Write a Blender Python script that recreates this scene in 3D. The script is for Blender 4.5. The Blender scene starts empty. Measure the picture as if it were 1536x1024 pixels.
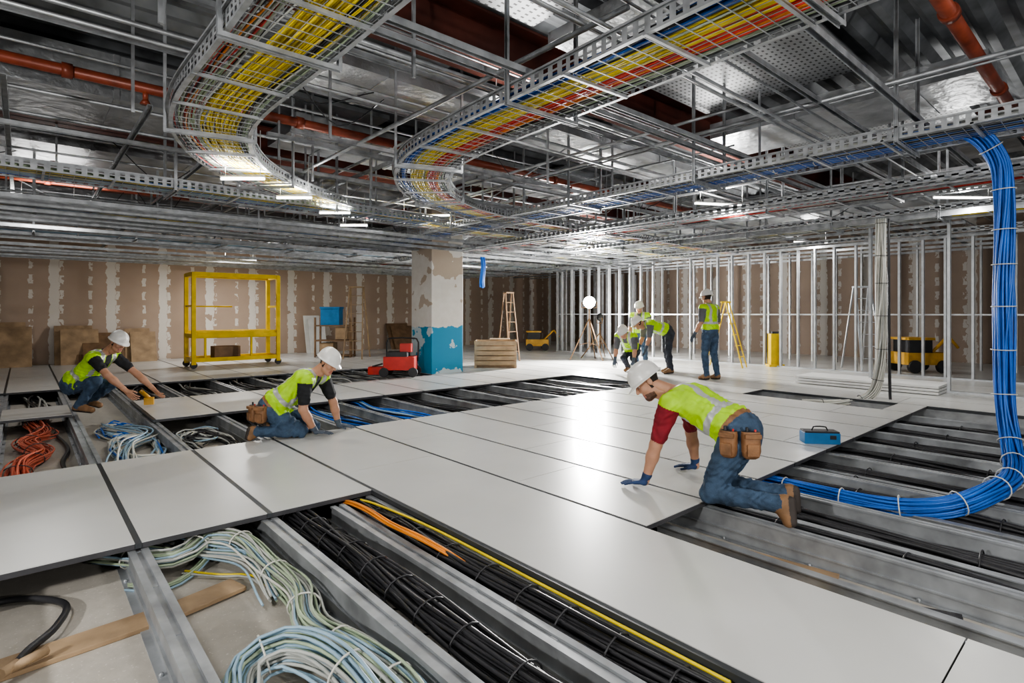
import bpy, math, random
import numpy as np
from mathutils import Vector, Matrix
random.seed(7); RNG=np.random.RandomState(11)
ZP=0.22; CZ=1.54; LS=0.27
def A(*a): return np.array(a,float)
def F(L,D,z=0.0): return A(.66*D+.7513*L,.7513*D-.66*L,z)
def nrm(v):
    v=np.asarray(v,float); n=np.linalg.norm(v); return v/n if n>1e-9 else v
# ---------------------------------------------------------------- materials
MATS={}
def mk(name,col,rough=.5,metal=0.,var=.12,scale=6.,bump=0.,bscale=60.,emit=0.,detail=4.,spec=.5):
    if name in MATS: return MATS[name]
    m=bpy.data.materials.new(name); m.use_nodes=True; nt=m.node_tree; N=nt.nodes; Lk=nt.links
    b=N['Principled BSDF']; b.inputs['Roughness'].default_value=rough; b.inputs['Metallic'].default_value=metal
    b.inputs['Specular IOR Level'].default_value=spec
    tc=N.new('ShaderNodeTexCoord'); no=N.new('ShaderNodeTexNoise'); no.inputs['Scale'].default_value=scale; no.inputs['Detail'].default_value=detail
    Lk.new(tc.outputs['Object'],no.inputs['Vector'])
    cr=N.new('ShaderNodeValToRGB'); cr.color_ramp.elements[0].position=.3; cr.color_ramp.elements[1].position=.7
    lo=[max(0,c*(1-var)) for c in col]; hi=[min(1,c*(1+var)) for c in col]
    cr.color_ramp.elements[0].color=(*lo,1); cr.color_ramp.elements[1].color=(*hi,1)
    Lk.new(no.outputs['Fac'],cr.inputs['Fac']); Lk.new(cr.outputs['Color'],b.inputs['Base Color'])
    if bump>0:
        n2=N.new('ShaderNodeTexNoise'); n2.inputs['Scale'].default_value=bscale; n2.inputs['Detail'].default_value=3
        Lk.new(tc.outputs['Object'],n2.inputs['Vector']); bp=N.new('ShaderNodeBump'); bp.inputs['Strength'].default_value=bump; bp.inputs['Distance'].default_value=.02
        Lk.new(n2.outputs['Fac'],bp.inputs['Height']); Lk.new(bp.outputs['Normal'],b.inputs['Normal'])
    if emit>0:
        b.inputs['Emission Color'].default_value=(*col,1); b.inputs['Emission Strength'].default_value=emit
    MATS[name]=m; return m
galv=mk('galvanized_steel',(.42,.435,.45),.45,.6,.28,9)
galvF=mk('galvanized_floor_channel',(.36,.375,.39),.45,.5,.3,5)
galvD=mk('galvanized_steel_dull',(.19,.20,.21),.5,.5,.45,3)
galvB=mk('galvanized_stud',(.60,.62,.64),.38,.5,.15,6)
foil=mk('foil_insulation',(.46,.475,.49),.36,.8,.45,1.5,.9,9)
panelM=mk('white_floor_panel',(.60,.60,.58),.27,0,.05,1.3,.02,90)
edgeM=mk('panel_edge',(.06,.06,.065),.5,0,.2)
stripM=mk('panel_seam_strip',(.06,.065,.07),.45,.3,.15)
redst=mk('red_primer_steel',(.11,.028,.018),.6,.1,.4,3)
redpipe=mk('red_sprinkler_pipe',(.25,.055,.028),.4,.1,.35,6)
blackC=mk('black_cable_jacket',(.028,.028,.031),.42,0,.25)
yelC=mk('yellow_cable_jacket',(.75,.58,.02),.42,0,.15)
oraC=mk('orange_cable_jacket',(.80,.27,.03),.42,0,.15)
redC=mk('red_cable_jacket',(.60,.045,.03),.42,0,.15)
bluC=mk('blue_cable_jacket',(.015,.13,.52),.38,0,.2)
lbC=mk('light_blue_cable_jacket',(.30,.43,.53),.42,0,.12)
grnC=mk('pale_green_cable_jacket',(.38,.46,.32),.42,0,.12)
gryC=mk('grey_cable_jacket',(.44,.45,.42),.45,0,.12)
whtC=mk('white_cable_jacket',(.64,.63,.57),.45,0,.08)
salC=mk('salmon_cable_jacket',(.60,.15,.09),.45,0,.12)
wood=mk('plywood',(.36,.25,.15),.7,0,.25,5,.1,40)
woodD=mk('dark_wood',(.20,.12,.065),.7,0,.3,5)
yelP=mk('yellow_paint',(.72,.50,.02),.4,.1,.18,4)
blkP=mk('black_plastic',(.025,.025,.028),.5,0,.2)
redP=mk('red_paint',(.55,.03,.02),.4,0,.15)
bluP=mk('blue_plastic',(.02,.18,.42),.4,0,.15)
oraP=mk('amber_machine_paint',(.62,.34,.04),.45,0,.2)
whtP=mk('white_board',(.72,.72,.70),.6,0,.05)
ledM=mk('led_tube',(1,.98,.95),.5,0,0,1,emit=6)
lampM=mk('work_lamp_glass',(1,1,1),.5,0,0,1,emit=250)
CAB=[blackC,yelC,oraC,redC,bluC,lbC,grnC,gryC,whtC,salC]
K,Y,O,R_,B,LB,G,GY,W,SA=range(10)
def ngraph(m):
    m.use_nodes=True; return m.node_tree,m.node_tree.nodes,m.node_tree.links,m.node_tree.nodes['Principled BSDF']
def mth(N,Lk,op,a,b=None):
    n=N.new('ShaderNodeMath'); n.operation=op
    for i,x in enumerate([a,b]):
        if x is None: continue
        if isinstance(x,(int,float)): n.inputs[i].default_value=x
        else: Lk.new(x,n.inputs[i])
    return n.outputs[0]
def mixc(N,Lk,f,a,b):
    n=N.new('ShaderNodeMix'); n.data_type='RGBA'
    if isinstance(f,(int,float)): n.inputs[0].default_value=f
    else: Lk.new(f,n.inputs[0])
    for i,x in ((6,a),(7,b)):
        if isinstance(x,tuple): n.inputs[i].default_value=(*x,1)
        else: Lk.new(x,n.inputs[i])
    return n.outputs[2]
def noise(N,Lk,vec,s,d=4):
    n=N.new('ShaderNodeTexNoise'); n.inputs['Scale'].default_value=s; n.inputs['Detail'].default_value=d; Lk.new(vec,n.inputs['Vector']); return n.outputs['Fac']
def concrete_mat():
    m=bpy.data.materials.new('concrete_slab'); nt,N,Lk,b=ngraph(m)
    tc=N.new('ShaderNodeTexCoord').outputs['Object']
    n1=noise(N,Lk,tc,.8,6); n2=noise(N,Lk,tc,14,5); n3=noise(N,Lk,tc,60,2)
    c=mixc(N,Lk,n1,(.42,.39,.34),(.58,.545,.49)); f=mth(N,Lk,'MULTIPLY',n2,.6); c=mixc(N,Lk,f,c,(.30,.27,.23))
    sp=mth(N,Lk,'GREATER_THAN',n3,.66); c=mixc(N,Lk,mth(N,Lk,'MULTIPLY',sp,.5),c,(.68,.65,.60))
    Lk.new(c,b.inputs['Base Color']); b.inputs['Roughness'].default_value=.8
    bp=N.new('ShaderNodeBump'); bp.inputs['Strength'].default_value=.4; bp.inputs['Distance'].default_value=.01; Lk.new(n2,bp.inputs['Height']); Lk.new(bp.outputs[0],b.inputs['Normal'])
    return m
def drywall_mat(name,axis,dark=1.0):
    m=bpy.data.materials.new(name); nt,N,Lk,b=ngraph(m)
    tc=N.new('ShaderNodeTexCoord').outputs['Object']; sx=N.new('ShaderNodeSeparateXYZ'); Lk.new(tc,sx.inputs[0])
    x=sx.outputs[axis]; z=sx.outputs[2]
    n1=noise(N,Lk,tc,1.2,4); n2=noise(N,Lk,tc,7,3)
    wob=mth(N,Lk,'MULTIPLY',mth(N,Lk,'SUBTRACT',n2,.5),.16); xx=mth(N,Lk,'ADD',x,wob)
    fr=mth(N,Lk,'ABSOLUTE',mth(N,Lk,'SUBTRACT',mth(N,Lk,'FRACT',mth(N,Lk,'MULTIPLY',xx,1/1.22)),.5))
    s1=mth(N,Lk,'LESS_THAN',fr,.085); s1=mth(N,Lk,'MULTIPLY',s1,mth(N,Lk,'GREATER_THAN',n1,.33))
    f2=mth(N,Lk,'ABSOLUTE',mth(N,Lk,'SUBTRACT',mth(N,Lk,'FRACT',mth(N,Lk,'MULTIPLY',xx,1/.61)),.25)); dx=mth(N,Lk,'LESS_THAN',f2,.07)
    fz=mth(N,Lk,'LESS_THAN',mth(N,Lk,'FRACT',mth(N,Lk,'MULTIPLY',z,2.6)),.6); s2=mth(N,Lk,'MULTIPLY',dx,fz)
    s2=mth(N,Lk,'MULTIPLY',s2,mth(N,Lk,'GREATER_THAN',n2,.44))
    s=mth(N,Lk,'MAXIMUM',s1,s2)
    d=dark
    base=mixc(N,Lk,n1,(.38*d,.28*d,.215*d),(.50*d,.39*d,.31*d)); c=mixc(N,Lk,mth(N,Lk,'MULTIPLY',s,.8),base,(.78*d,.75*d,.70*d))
    Lk.new(c,b.inputs['Base Color']); b.inputs['Roughness'].default_value=.85; return m
def column_mat():
    m=bpy.data.materials.new('column_paint'); nt,N,Lk,b=ngraph(m)
    tc=N.new('ShaderNodeTexCoord').outputs['Object']; sx=N.new('ShaderNodeSeparateXYZ'); Lk.new(tc,sx.inputs[0]); z=sx.outputs[2]
    n1=noise(N,Lk,tc,1.6,5); n2=noise(N,Lk,tc,6,3)
    white=mixc(N,Lk,n2,(.66,.62,.56),(.82,.80,.76))
    tan=mth(N,Lk,'GREATER_THAN',mth(N,Lk,'ADD',n1,mth(N,Lk,'MULTIPLY',mth(N,Lk,'SUBTRACT',z,2.1),.12)),.58)
    c=mixc(N,Lk,mth(N,Lk,'MULTIPLY',tan,.8),white,(.42,.32,.23))
    bl=mth(N,Lk,'LESS_THAN',mth(N,Lk,'ADD',z,mth(N,Lk,'MULTIPLY',mth(N,Lk,'SUBTRACT',n2,.5),.16)),1.24)
    blue=mixc(N,Lk,mth(N,Lk,'GREATER_THAN',n1,.55),(.02,.28,.48),(.55,.66,.70))
    c=mixc(N,Lk,bl,c,blue); Lk.new(c,b.inputs['Base Color']); b.inputs['Roughness'].default_value=.6; return m
def perf_mat():
    m=bpy.data.materials.new('perforated_deck'); nt,N,Lk,b=ngraph(m)
    tc=N.new('ShaderNodeTexCoord').outputs['Object']; sx=N.new('ShaderNodeSeparateXYZ'); Lk.new(tc,sx.inputs[0])
    def c(o,s): return mth(N,Lk,'LESS_THAN',mth(N,Lk,'ABSOLUTE',mth(N,Lk,'SUBTRACT',mth(N,Lk,'FRACT',mth(N,Lk,'MULTIPLY',o,s)),.5)),.2)
    d=mth(N,Lk,'MULTIPLY',c(sx.outputs[0],11),c(sx.outputs[1],18)); n=noise(N,Lk,tc,3,4)
    base=mixc(N,Lk,n,(.24,.25,.26),(.48,.49,.50)); cc=mixc(N,Lk,d,base,(.04,.04,.04)); Lk.new(cc,b.inputs['Base Color'])
    b.inputs['Metallic'].default_value=.5; b.inputs['Roughness'].default_value=.45; return m
concM=concrete_mat(); dryM=drywall_mat('taped_drywall',0); dryS=drywall_mat('taped_drywall_side_shaded',1,.5); colM=column_mat(); perfM=perf_mat()  # dryS: same drywall with a dim room's shade put into its color
# ---------------------------------------------------------------- mesh builder
class MB:
    def __init__(s): s.v=[];s.f=[];s.m=[];s.s=[];s.n=0
    def add(s,v,f,mi=0,sm=False):
        v=np.asarray(v,float).reshape(-1,3)
        if isinstance(f,np.ndarray): ff=(f+s.n).tolist()
        else: ff=[[i+s.n for i in q] for q in f]
        s.v.append(v); s.f+=ff; s.m+=[mi]*len(ff); s.s+=[sm]*len(ff); s.n+=len(v)
    def ob(s,c,ax,ay,az,mi=0):
        c,ax,ay,az=[np.asarray(q,float) for q in (c,ax,ay,az)]
        v=[c+i*ax+j*ay+k*az for k in(-1,1) for j in(-1,1) for i in(-1,1)]
        s.add(v,[[0,2,3,1],[4,5,7,6],[0,1,5,4],[2,6,7,3],[0,4,6,2],[1,3,7,5]],mi)
    def box(s,x0,x1,y0,y1,z0,z1,mi=0):
        s.ob(A((x0+x1)/2,(y0+y1)/2,(z0+z1)/2),A((x1-x0)/2,0,0),A(0,(y1-y0)/2,0),A(0,0,(z1-z0)/2),mi)
    def beam(s,p,q,w,h,mi=0,up=(0,0,1)):
        p=np.asarray(p,float);q=np.asarray(q,float);t=nrm(q-p);sd=np.cross(t,up)
        if np.linalg.norm(sd)<1e-4: sd=np.cross(t,(1,0,0))
        sd=nrm(sd);u=np.cross(sd,t); s.ob((p+q)/2,(q-p)/2,sd*w/2,u*h/2,mi)
    def uchan(s,p,q,w,h,mi=0,t=.004,up=(0,0,1)):
        p=np.asarray(p,float);q=np.asarray(q,float);d=nrm(q-p);sd=np.cross(d,up)
        if np.linalg.norm(sd)<1e-4: sd=np.cross(d,(1,0,0))
        sd=nrm(sd);u=np.cross(sd,d);c=(p+q)/2;hl=(q-p)/2
        s.ob(c+u*h/2,hl,sd*w/2,u*t/2,mi); s.ob(c+sd*w/2,hl,sd*t/2,u*h/2,mi); s.ob(c-sd*w/2,hl,sd*t/2,u*h/2,mi)
    def tubeF(s,P,S,U,r,n=6,mi=0,closed=False,caps=True):
        m=len(P); a=np.arange(n)*2*math.pi/n; r=np.broadcast_to(np.asarray(r,float),(m,))
        V=P[:,None,:]+r[:,None,None]*(np.cos(a)[None,:,None]*S[:,None,:]+np.sin(a)[None,:,None]*U[:,None,:])
        i=np.arange(m if closed else m-1)[:,None]; j=np.arange(n)[None,:]; i2=(i+1)%m; j2=(j+1)%n
        f=np.stack([i*n+j,i*n+j2,i2*n+j2,i2*n+j],-1).reshape(-1,4)
        s.add(V.reshape(-1,3),f[:,::-1].copy(),mi,True)
        if caps and not closed:
            base=s.n-m*n
            s.f+=[[base+k for k in range(n)],[base+(m-1)*n+k for k in range(n)][::-1]]; s.m+=[mi]*2; s.s+=[False]*2
    def tube(s,pts,r,n=6,mi=0,closed=False,caps=True):
        P=np.asarray(pts,float); S,U=frames(P,closed); s.tubeF(P,S,U,r,n,mi,closed,caps)
    def lathe(s,prof,c,n=24,mi=0,ax=None):
        prof=np.asarray(prof,float); a=np.arange(n)*2*math.pi/n; M=np.eye(3) if ax is None else ax
        V=np.stack([prof[:,0][:,None]*np.cos(a),prof[:,0][:,None]*np.sin(a),np.repeat(prof[:,1][:,None],n,1)],-1).reshape(-1,3)@M+c
        m=len(prof);i=np.arange(m-1)[:,None];j=np.arange(n)[None,:]
        s.add(V,np.stack([i*n+j,i*n+(j+1)%n,(i+1)*n+(j+1)%n,(i+1)*n+j],-1).reshape(-1,4),mi,True)
    def build(s,name,mats,parent=None,bevel=0):
        me=bpy.data.meshes.new(name); V=np.concatenate(s.v) if s.v else np.zeros((0,3))
        me.from_pydata(V.tolist(),[],s.f)
        for m in mats: me.materials.append(m)
        me.polygons.foreach_set('material_index',s.m); me.polygons.foreach_set('use_smooth',s.s); me.update()
        o=bpy.data.objects.new(name,me); bpy.context.collection.objects.link(o)
        if parent is not None:
            o.parent=parent; o.matrix_parent_inverse=Matrix.Translation(parent.location).inverted()
        if bevel>0:
            b=o.modifiers.new('bevel','BEVEL'); b.width=bevel; b.segments=2; b.limit_method='ANGLE'
        return o
def frames(P,closed=False):
    if closed: T=np.roll(P,-1,0)-np.roll(P,1,0)
    else: T=np.gradient(P,axis=0)
    T/=np.maximum(np.linalg.norm(T,axis=1,keepdims=True),1e-9)
    S=np.zeros_like(P); s0=np.cross(T[0],(0,0,1))
    if np.linalg.norm(s0)<.05: s0=np.cross(T[0],(0,1,0))
    s0=nrm(s0)
    for i in range(len(P)):
        s0=s0-np.dot(s0,T[i])*T[i]; s0=nrm(s0); S[i]=s0
    return S,np.cross(S,T)
def cat(pts,step=.08,closed=False):
    P=np.asarray(pts,float); out=[]
    if closed: Q=np.concatenate([P[-1:],P,P[:2]])
    else: Q=np.concatenate([[2*P[0]-P[1]],P,[2*P[-1]-P[-2]]])
    for i in range(len(Q)-3):
        a,b,c,d=Q[i:i+4]; L=np.linalg.norm(c-b); k=max(1,int(round(L/step)))
        for t in np.arange(k)/k:
            out.append(.5*((2*b)+(-a+c)*t+(2*a-5*b+4*c-d)*t*t+(-a+3*b-3*c+d)*t**3))
    if not closed: out.append(P[-1])
    return np.array(out)
def empty(name,loc):
    e=bpy.data.objects.new(name,None); e.location=Vector([float(q) for q in loc]); e.empty_display_size=.2; bpy.context.collection.objects.link(e); return e
def bundle(mb,pts,R,n,r,mats,flat=1.,step=.07,wob=.25,sides=6,ties=0.,tiemat=0,tw=.6):
    P=cat(pts,step); S,U=frames(P); s=np.concatenate([[0],np.cumsum(np.linalg.norm(np.diff(P,axis=0),axis=1))])
    for i in range(n):
        a=i*2.39996; rad=R*math.sqrt((i+.5)/n); ph=RNG.rand()*6.28; ph2=RNG.rand()*6.28
        aa=a+tw*np.sin(s*1.3+.3)+.25*np.sin(s*3.1+ph); rr=rad*(1+wob*np.sin(s*2.3+ph2))
        Q=P+S*(rr*np.cos(aa))[:,None]+U*(rr*np.sin(aa)*flat)[:,None]
        mb.tubeF(Q,S,U,r,sides,mats[RNG.randint(len(mats))])
    if ties>0:
        d=ties*.5
        while d<s[-1]:
            i=int(np.searchsorted(s,d)); i=min(i,len(P)-1); a=np.arange(14)*2*math.pi/14
            ring=P[i]+np.outer(np.cos(a)*(R*1.06+r),S[i])+np.outer(np.sin(a)*(R*1.06*flat+r),U[i]); mb.tube(ring,.005,5,tiemat,closed=True); d+=ties*(.85+.3*RNG.rand())
def tangle(mb,c,ex,ey,n,r,mats,z0=.02,z1=.1):
    for i in range(n):
        ph=RNG.rand(8)*6.28; k=9; pts=[]
        for j in range(k):
            t=j/k*6.28*1.0; q=.55+.4*RNG.rand()
            pts.append([c[0]+ex*q*math.cos(t+ph[0]),c[1]+ey*q*math.sin(t+ph[0]),z0+(z1-z0)*RNG.rand()])
        mb.tube(cat(pts,.08),r,5,mats[RNG.randint(len(mats))])
# ---------------------------------------------------------------- room shell
mb=MB(); mb.box(-6,20,-5,19,-.1,0); mb.build('floor',[concM])
mb=MB(); mb.box(-6,19,18.8,18.95,0,4.36); mb.build('wall_back',[dryM])
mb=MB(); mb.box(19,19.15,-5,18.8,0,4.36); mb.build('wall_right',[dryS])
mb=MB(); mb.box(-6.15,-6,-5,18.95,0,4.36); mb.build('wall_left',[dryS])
mb=MB(); ys=np.arange(-5,19.01,.075); prof=[4.36,4.36,4.43,4.43]
V=[]
for i,y in enumerate(ys):
    z=prof[i%4]; V+= [[-6,y,z],[20,y,z]]
f=[[2*i,2*i+1,2*i+3,2*i+2] for i in range(len(ys)-1)]; mb.add(V,f,0); mb.box(-6,20,-5,19,4.45,4.5); mb.build('ceiling',[galvD])
# ---------------------------------------------------------------- raised floor
xs=[-2.4,-1.68,-.95,-.23,.5,1.23,1.98,2.9,3.64,4.4,5.15,5.9,6.65,7.4,8.15,8.9,9.7,10.5,11.3,12.1,12.9,13.7]
mb=MB()
def stringer(x,y0,y1,w=.04,H=.165):
    mb.box(x-w,x+w,y0,y1,.006,H); mb.box(x-w*1.25,x-w*.35,y0,y1,H,H+.013); mb.box(x+w*.35,x+w*1.25,y0,y1,H,H+.013); mb.box(x-w*1.9,x+w*1.9,y0,y1,0,.006)
    mb.box(x-w-.012,x+w+.012,y0,y1,.07,.078)
    y=y0+.4
    while y<y1 and y<9:
        for sx in(-w*1.5,w*1.5): mb.lathe([(0,.02),(.008,.02),(.011,.012),(.011,.006)],A(x+sx,y,0),6)
        mb.box(x-.012,x+.012,y-.02,y+.02,H,H+.004); y+=.55
for x in xs[:-4]: stringer(x,-1.5 if x<2.5 else -4,13,.04 if x<3 else .032)
stringer(1.68,-1.5,3.8)
for i in range(7,15):
    x=(xs[i]+xs[i+1])/2; mb.box(x-.02,x+.02,-4,2.2,.02,.10); mb.box(x-.032,x+.032,-4,2.2,.10,.108)
for y in(-.6,-1.9): mb.box(3.64,9.7,y-.02,y+.02,.11,.14)
mb.build('floor_stringers',[galvF])
mb=MB()
def tile(xa,xb,ya,yb):
    g=.0035; xa+=.017; xb-=.017
    mb.box(xa,xb,ya+g,yb-g,ZP-.006,ZP,0); mb.box(xa+.001,xb-.001,ya+g+.001,yb-g-.001,ZP-.036,ZP-.006,1)
def colfill(i,ya,yb,stp=1.85):
    xa,xb=xs[i],xs[i+1]; cuts=[ya]; off=(i*.73)%stp
    y=math.floor(ya/stp)*stp+off
    while y<yb:
        if y>ya+.35 and y<yb-.35: cuts.append(y)
        y+=stp
    cuts.append(yb)
    for a,b in zip(cuts[:-1],cuts[1:]): tile(xa,xb,a,b)
    mb.box(xa-.0165,xa+.0165,ya,yb,ZP-.034,ZP-.004,2)
for i in range(len(xs)-1):
    x=xs[i]+.01
    if x<1.9: colfill(i,3.83,6.1,9.0)
    elif x<2.8: colfill(i,-1.5,6.1,3.9)
    elif x<8.8: colfill(i,2.05,6.1)
    if 1.2<x<8.8: colfill(i,8.15,10.1,3)
    if x<6.6: colfill(i,12.5,18.75)
    elif x<8.8: colfill(i,10.1,18.75)
    elif x<9.6: colfill(i,2.05,2.4); colfill(i,4.4,18.75)
    elif x>9.6: colfill(i,-4,18.75)
tile(-.23,.5,9.3,10.3)
mb.box(13.7,18.99,-4,18.75,ZP-.03,ZP-.001,0)
mb.build('raised_floor_panels',[panelM,edgeM,stripM])
# ---------------------------------------------------------------- column
mb=MB(); mb.box(6.68,7.52,10.25,11.09,0,4.36)
mb.build('concrete_column',[colM],bevel=.012)
# ---------------------------------------------------------------- stud wall
mb=MB()
def stud(x,y,z1=3.1,z0=ZP,w=.09,d=.04):
    mb.box(x,x+w,y-.001,y+.001,z0,z1); mb.box(x,x+.002,y,y+d,z0,z1); mb.box(x+w-.002,x+w,y,y+d,z0,z1)
y=-3.5
while y<13.6:
    if not(8.6<y<9.6): stud(14,y+RNG.uniform(-.03,.03))
    y+=.41
mb.box(13.99,14.1,-3.5,13.6,3.07,3.12); mb.box(13.99,14.1,-3.5,13.6,ZP,ZP+.03); mb.box(14.03,14.06,-3.5,13.6,1.5,1.53)
y=-3
while y<17:
    stud(16.6,y,3.3); y+=.61
for x in np.arange(14.1,19,.41): mb.box(x,x+.04,13.6,13.69,ZP,3.1)
for yy in (3.3,2.15,1.4,.9,.2): stud(11.6,yy,3.25)
mb.box(11.59,11.7,-.5,3.4,3.2,3.25); mb.box(11.59,11.7,-.5,3.4,ZP,ZP+.03)
mb.build('metal_stud_framing',[galvB])
# ---------------------------------------------------------------- ceiling steel + ducts
mb=MB(); BY=(4.2,8.9,13.2,17.2)
def ibeam_x(y,z0,z1,w=.28,x0=-5.9,x1=18.9):
    mb.box(x0,x1,y-w/2,y+w/2,z0,z0+.025); mb.box(x0,x1,y-w/2,y+w/2,z1-.025,z1); mb.box(x0,x1,y-.012,y+.012,z0,z1)
for y in BY: ibeam_x(y,3.9,4.35,.36)
for x in(5.0,10.0,15.0): mb.box(x-.1,x+.1,-4,18.7,4.12,4.14);mb.box(x-.008,x+.008,-4,18.7,4.12,4.35)
mb.build('steel_ceiling_beams',[redst])
mb=MB()
def duct(x0,x1,y0,y1,z0,z1):
    mb.box(x0,x1,y0,y1,z0,z1)
    if x1-x0>y1-y0:
        x=x0+.6
        while x<x1: mb.box(x,x+.05,y0-.012,y1+.012,z0-.012,z1); x+=1.2
    else:
        y=y0+.6
        while y<y1: mb.box(x0-.012,x1+.012,y,y+.05,z0-.012,z1); y+=1.2
duct(-5.9,1.6,7.0,8.2,3.75,4.2); duct(-2,-.6,1,3.9,3.7,4.15); duct(-2,-.6,4.5,6.2,3.7,4.15); duct(2.2,9,5.1,6.0,3.95,4.1); duct(3.6,4.6,-4,3.6,4.0,4.1)
duct(-5.9,6.0,9.6,10.8,3.8,4.2); duct(-5.9,14,14.2,15.3,3.8,4.2); duct(7.0,8.1,1,3.9,3.9,4.1); duct(11.2,12.3,0,18,3.5,3.88); duct(0,1.1,-3,2.4,3.9,4.1)
duct(2.6,9.8,7.1,8.2,3.9,4.1); duct(7.7,8.4,9.8,16.6,3.45,3.8)
mb.build('foil_wrapped_duct',[foil])
mb=MB()
for i in range(44):
    x=RNG.uniform(-4,14); y=RNG.uniform(-1,17.4)
    h=RNG.uniform(.6,1.1)
    if any(abs(y+h/2-b)<h/2+.2 for b in BY): continue
    if abs(x-6.5)<2.2 and 8.5<y<11.5: continue
    mb.box(x,x+RNG.uniform(1.2,2.4),y,y+h,4.2+RNG.rand()*.12,4.34)
mb.build('foil_insulation_boards',[foil])
mb=MB()
mb.box(5.4,6.9,2.0,3.9,4.22,4.24); mb.box(2.6,3.5,1.2,3.7,4.16,4.18); mb.box(8.4,9.8,1.5,3.8,4.2,4.22); mb.box(10.2,11,5,8,4.2,4.22)
mb.build('perforated_deck_sheets',[perfM])
mb=MB()
def pipe(p,q,r):
    p=A(*p);q=A(*q);mb.tube([p,q],r,14); L=np.linalg.norm(q-p); d=nrm(q-p)
    for s in np.arange(1.1,L,2.1): mb.tube([p+d*s-d*.04,p+d*s+d*.04],r*1.3,14)
pipe((-5,6.45,3.74),(14,6.45,3.74),.052); pipe((4,.95,3.74),(9.5,.95,3.74),.052); pipe((-5,11.8,3.7),(18,11.8,3.7),.05); pipe((-5,9.2,3.45),(13,9.2,3.45),.03)
for x in(.9,3.9,7): mb.tube([(x,6.45,3.74),(x,6.45,3.62)],.025,8); mb.lathe([(0,-.02),(.05,-.02),(.03,.02)],A(x,6.45,3.6),10)
mb.build('sprinkler_pipe',[redpipe])
mb=MB()
for x in np.arange(-5,18,.95):
    xx=x+RNG.uniform(-.2,.2); z=RNG.choice([3.3,3.42,3.55]); mb.uchan((xx,-4 if RNG.rand()<.35 else RNG.uniform(4,8),z),(xx,18.6,z),.041,.041)
for y in np.arange(1.2,18.6,.75):
    yy=y+RNG.uniform(-.2,.2); z=RNG.choice([3.2,3.36,3.5,3.62]); mb.uchan((-5.9 if RNG.rand()<.7 else 2,yy,z),(18,yy,z),.041,.041)
for y in np.arange(9,18.6,.6):
    mb.uchan((-5.9,y,2.93+.1*RNG.rand()),(14,y,2.93+.1*RNG.rand()),.05,.05)
for x in np.arange(7.9,17,1.0): mb.uchan((x,2,3.08),(x,18,3.08),.05,.05)
for x,z,y0 in((7.35,3.0,-3),(7.58,3.0,-3),(9.6,3.02,-3),(12.3,3.0,1)):
    mb.beam((x,y0,z-.035),(x,18,z-.035),.05,.008); mb.beam((x,y0,z),(x,18,z),.006,.02); mb.beam((x,y0,z+.04),(x,18,z+.04),.05,.008)
    for yy in np.arange(y0,18,.12): mb.ob(A(x,yy,z),A(.003,0,0),A(0,.03,0),A(0,0,.04))
for i in range(110):
    x=RNG.uniform(-3,15);y=RNG.uniform(3,17);mb.beam((x,y,3.1+.2*RNG.rand()),(x,y,4.3),.022,.022)
for i in range(22):
    x=RNG.uniform(-1,13);y=RNG.uniform(7,16); a=RNG.uniform(0,6.28); mb.tube([(x,y,3.1),(x+2.2*math.cos(a),y+2.2*math.sin(a),4.1)],.012,5)
mb.build('strut_channel_grid',[galv])
mb=MB()
for i in range(22):
    y=RNG.uniform(2,17); z=RNG.uniform(3.25,3.85); mb.tube([(-5.9,y,z),(RNG.uniform(6,18),y,z)],RNG.choice([.011,.014,.02]),6,0)
for i in range(14):
    x=RNG.uniform(2,15); z=RNG.uniform(3.3,3.85); mb.tube([(x,RNG.uniform(-3,5),z),(x,18,z)],RNG.choice([.011,.016,.02]),6,0)
for i in range(60):
    x=RNG.uniform(-3,14);y=RNG.uniform(3,15);a=RNG.uniform(0,6.28);l=RNG.uniform(.5,1.6); dx,dy=l*math.cos(a),l*math.sin(a); z=RNG.uniform(3.3,3.9)
    mb.tube(cat([(x,y,z),(x+dx*.5,y+dy*.5,z-RNG.uniform(.1,.4)),(x+dx,y+dy,z+.1)],.12),.006,4,1)
mb.build('overhead_conduit_runs',[galv,blackC])
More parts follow.
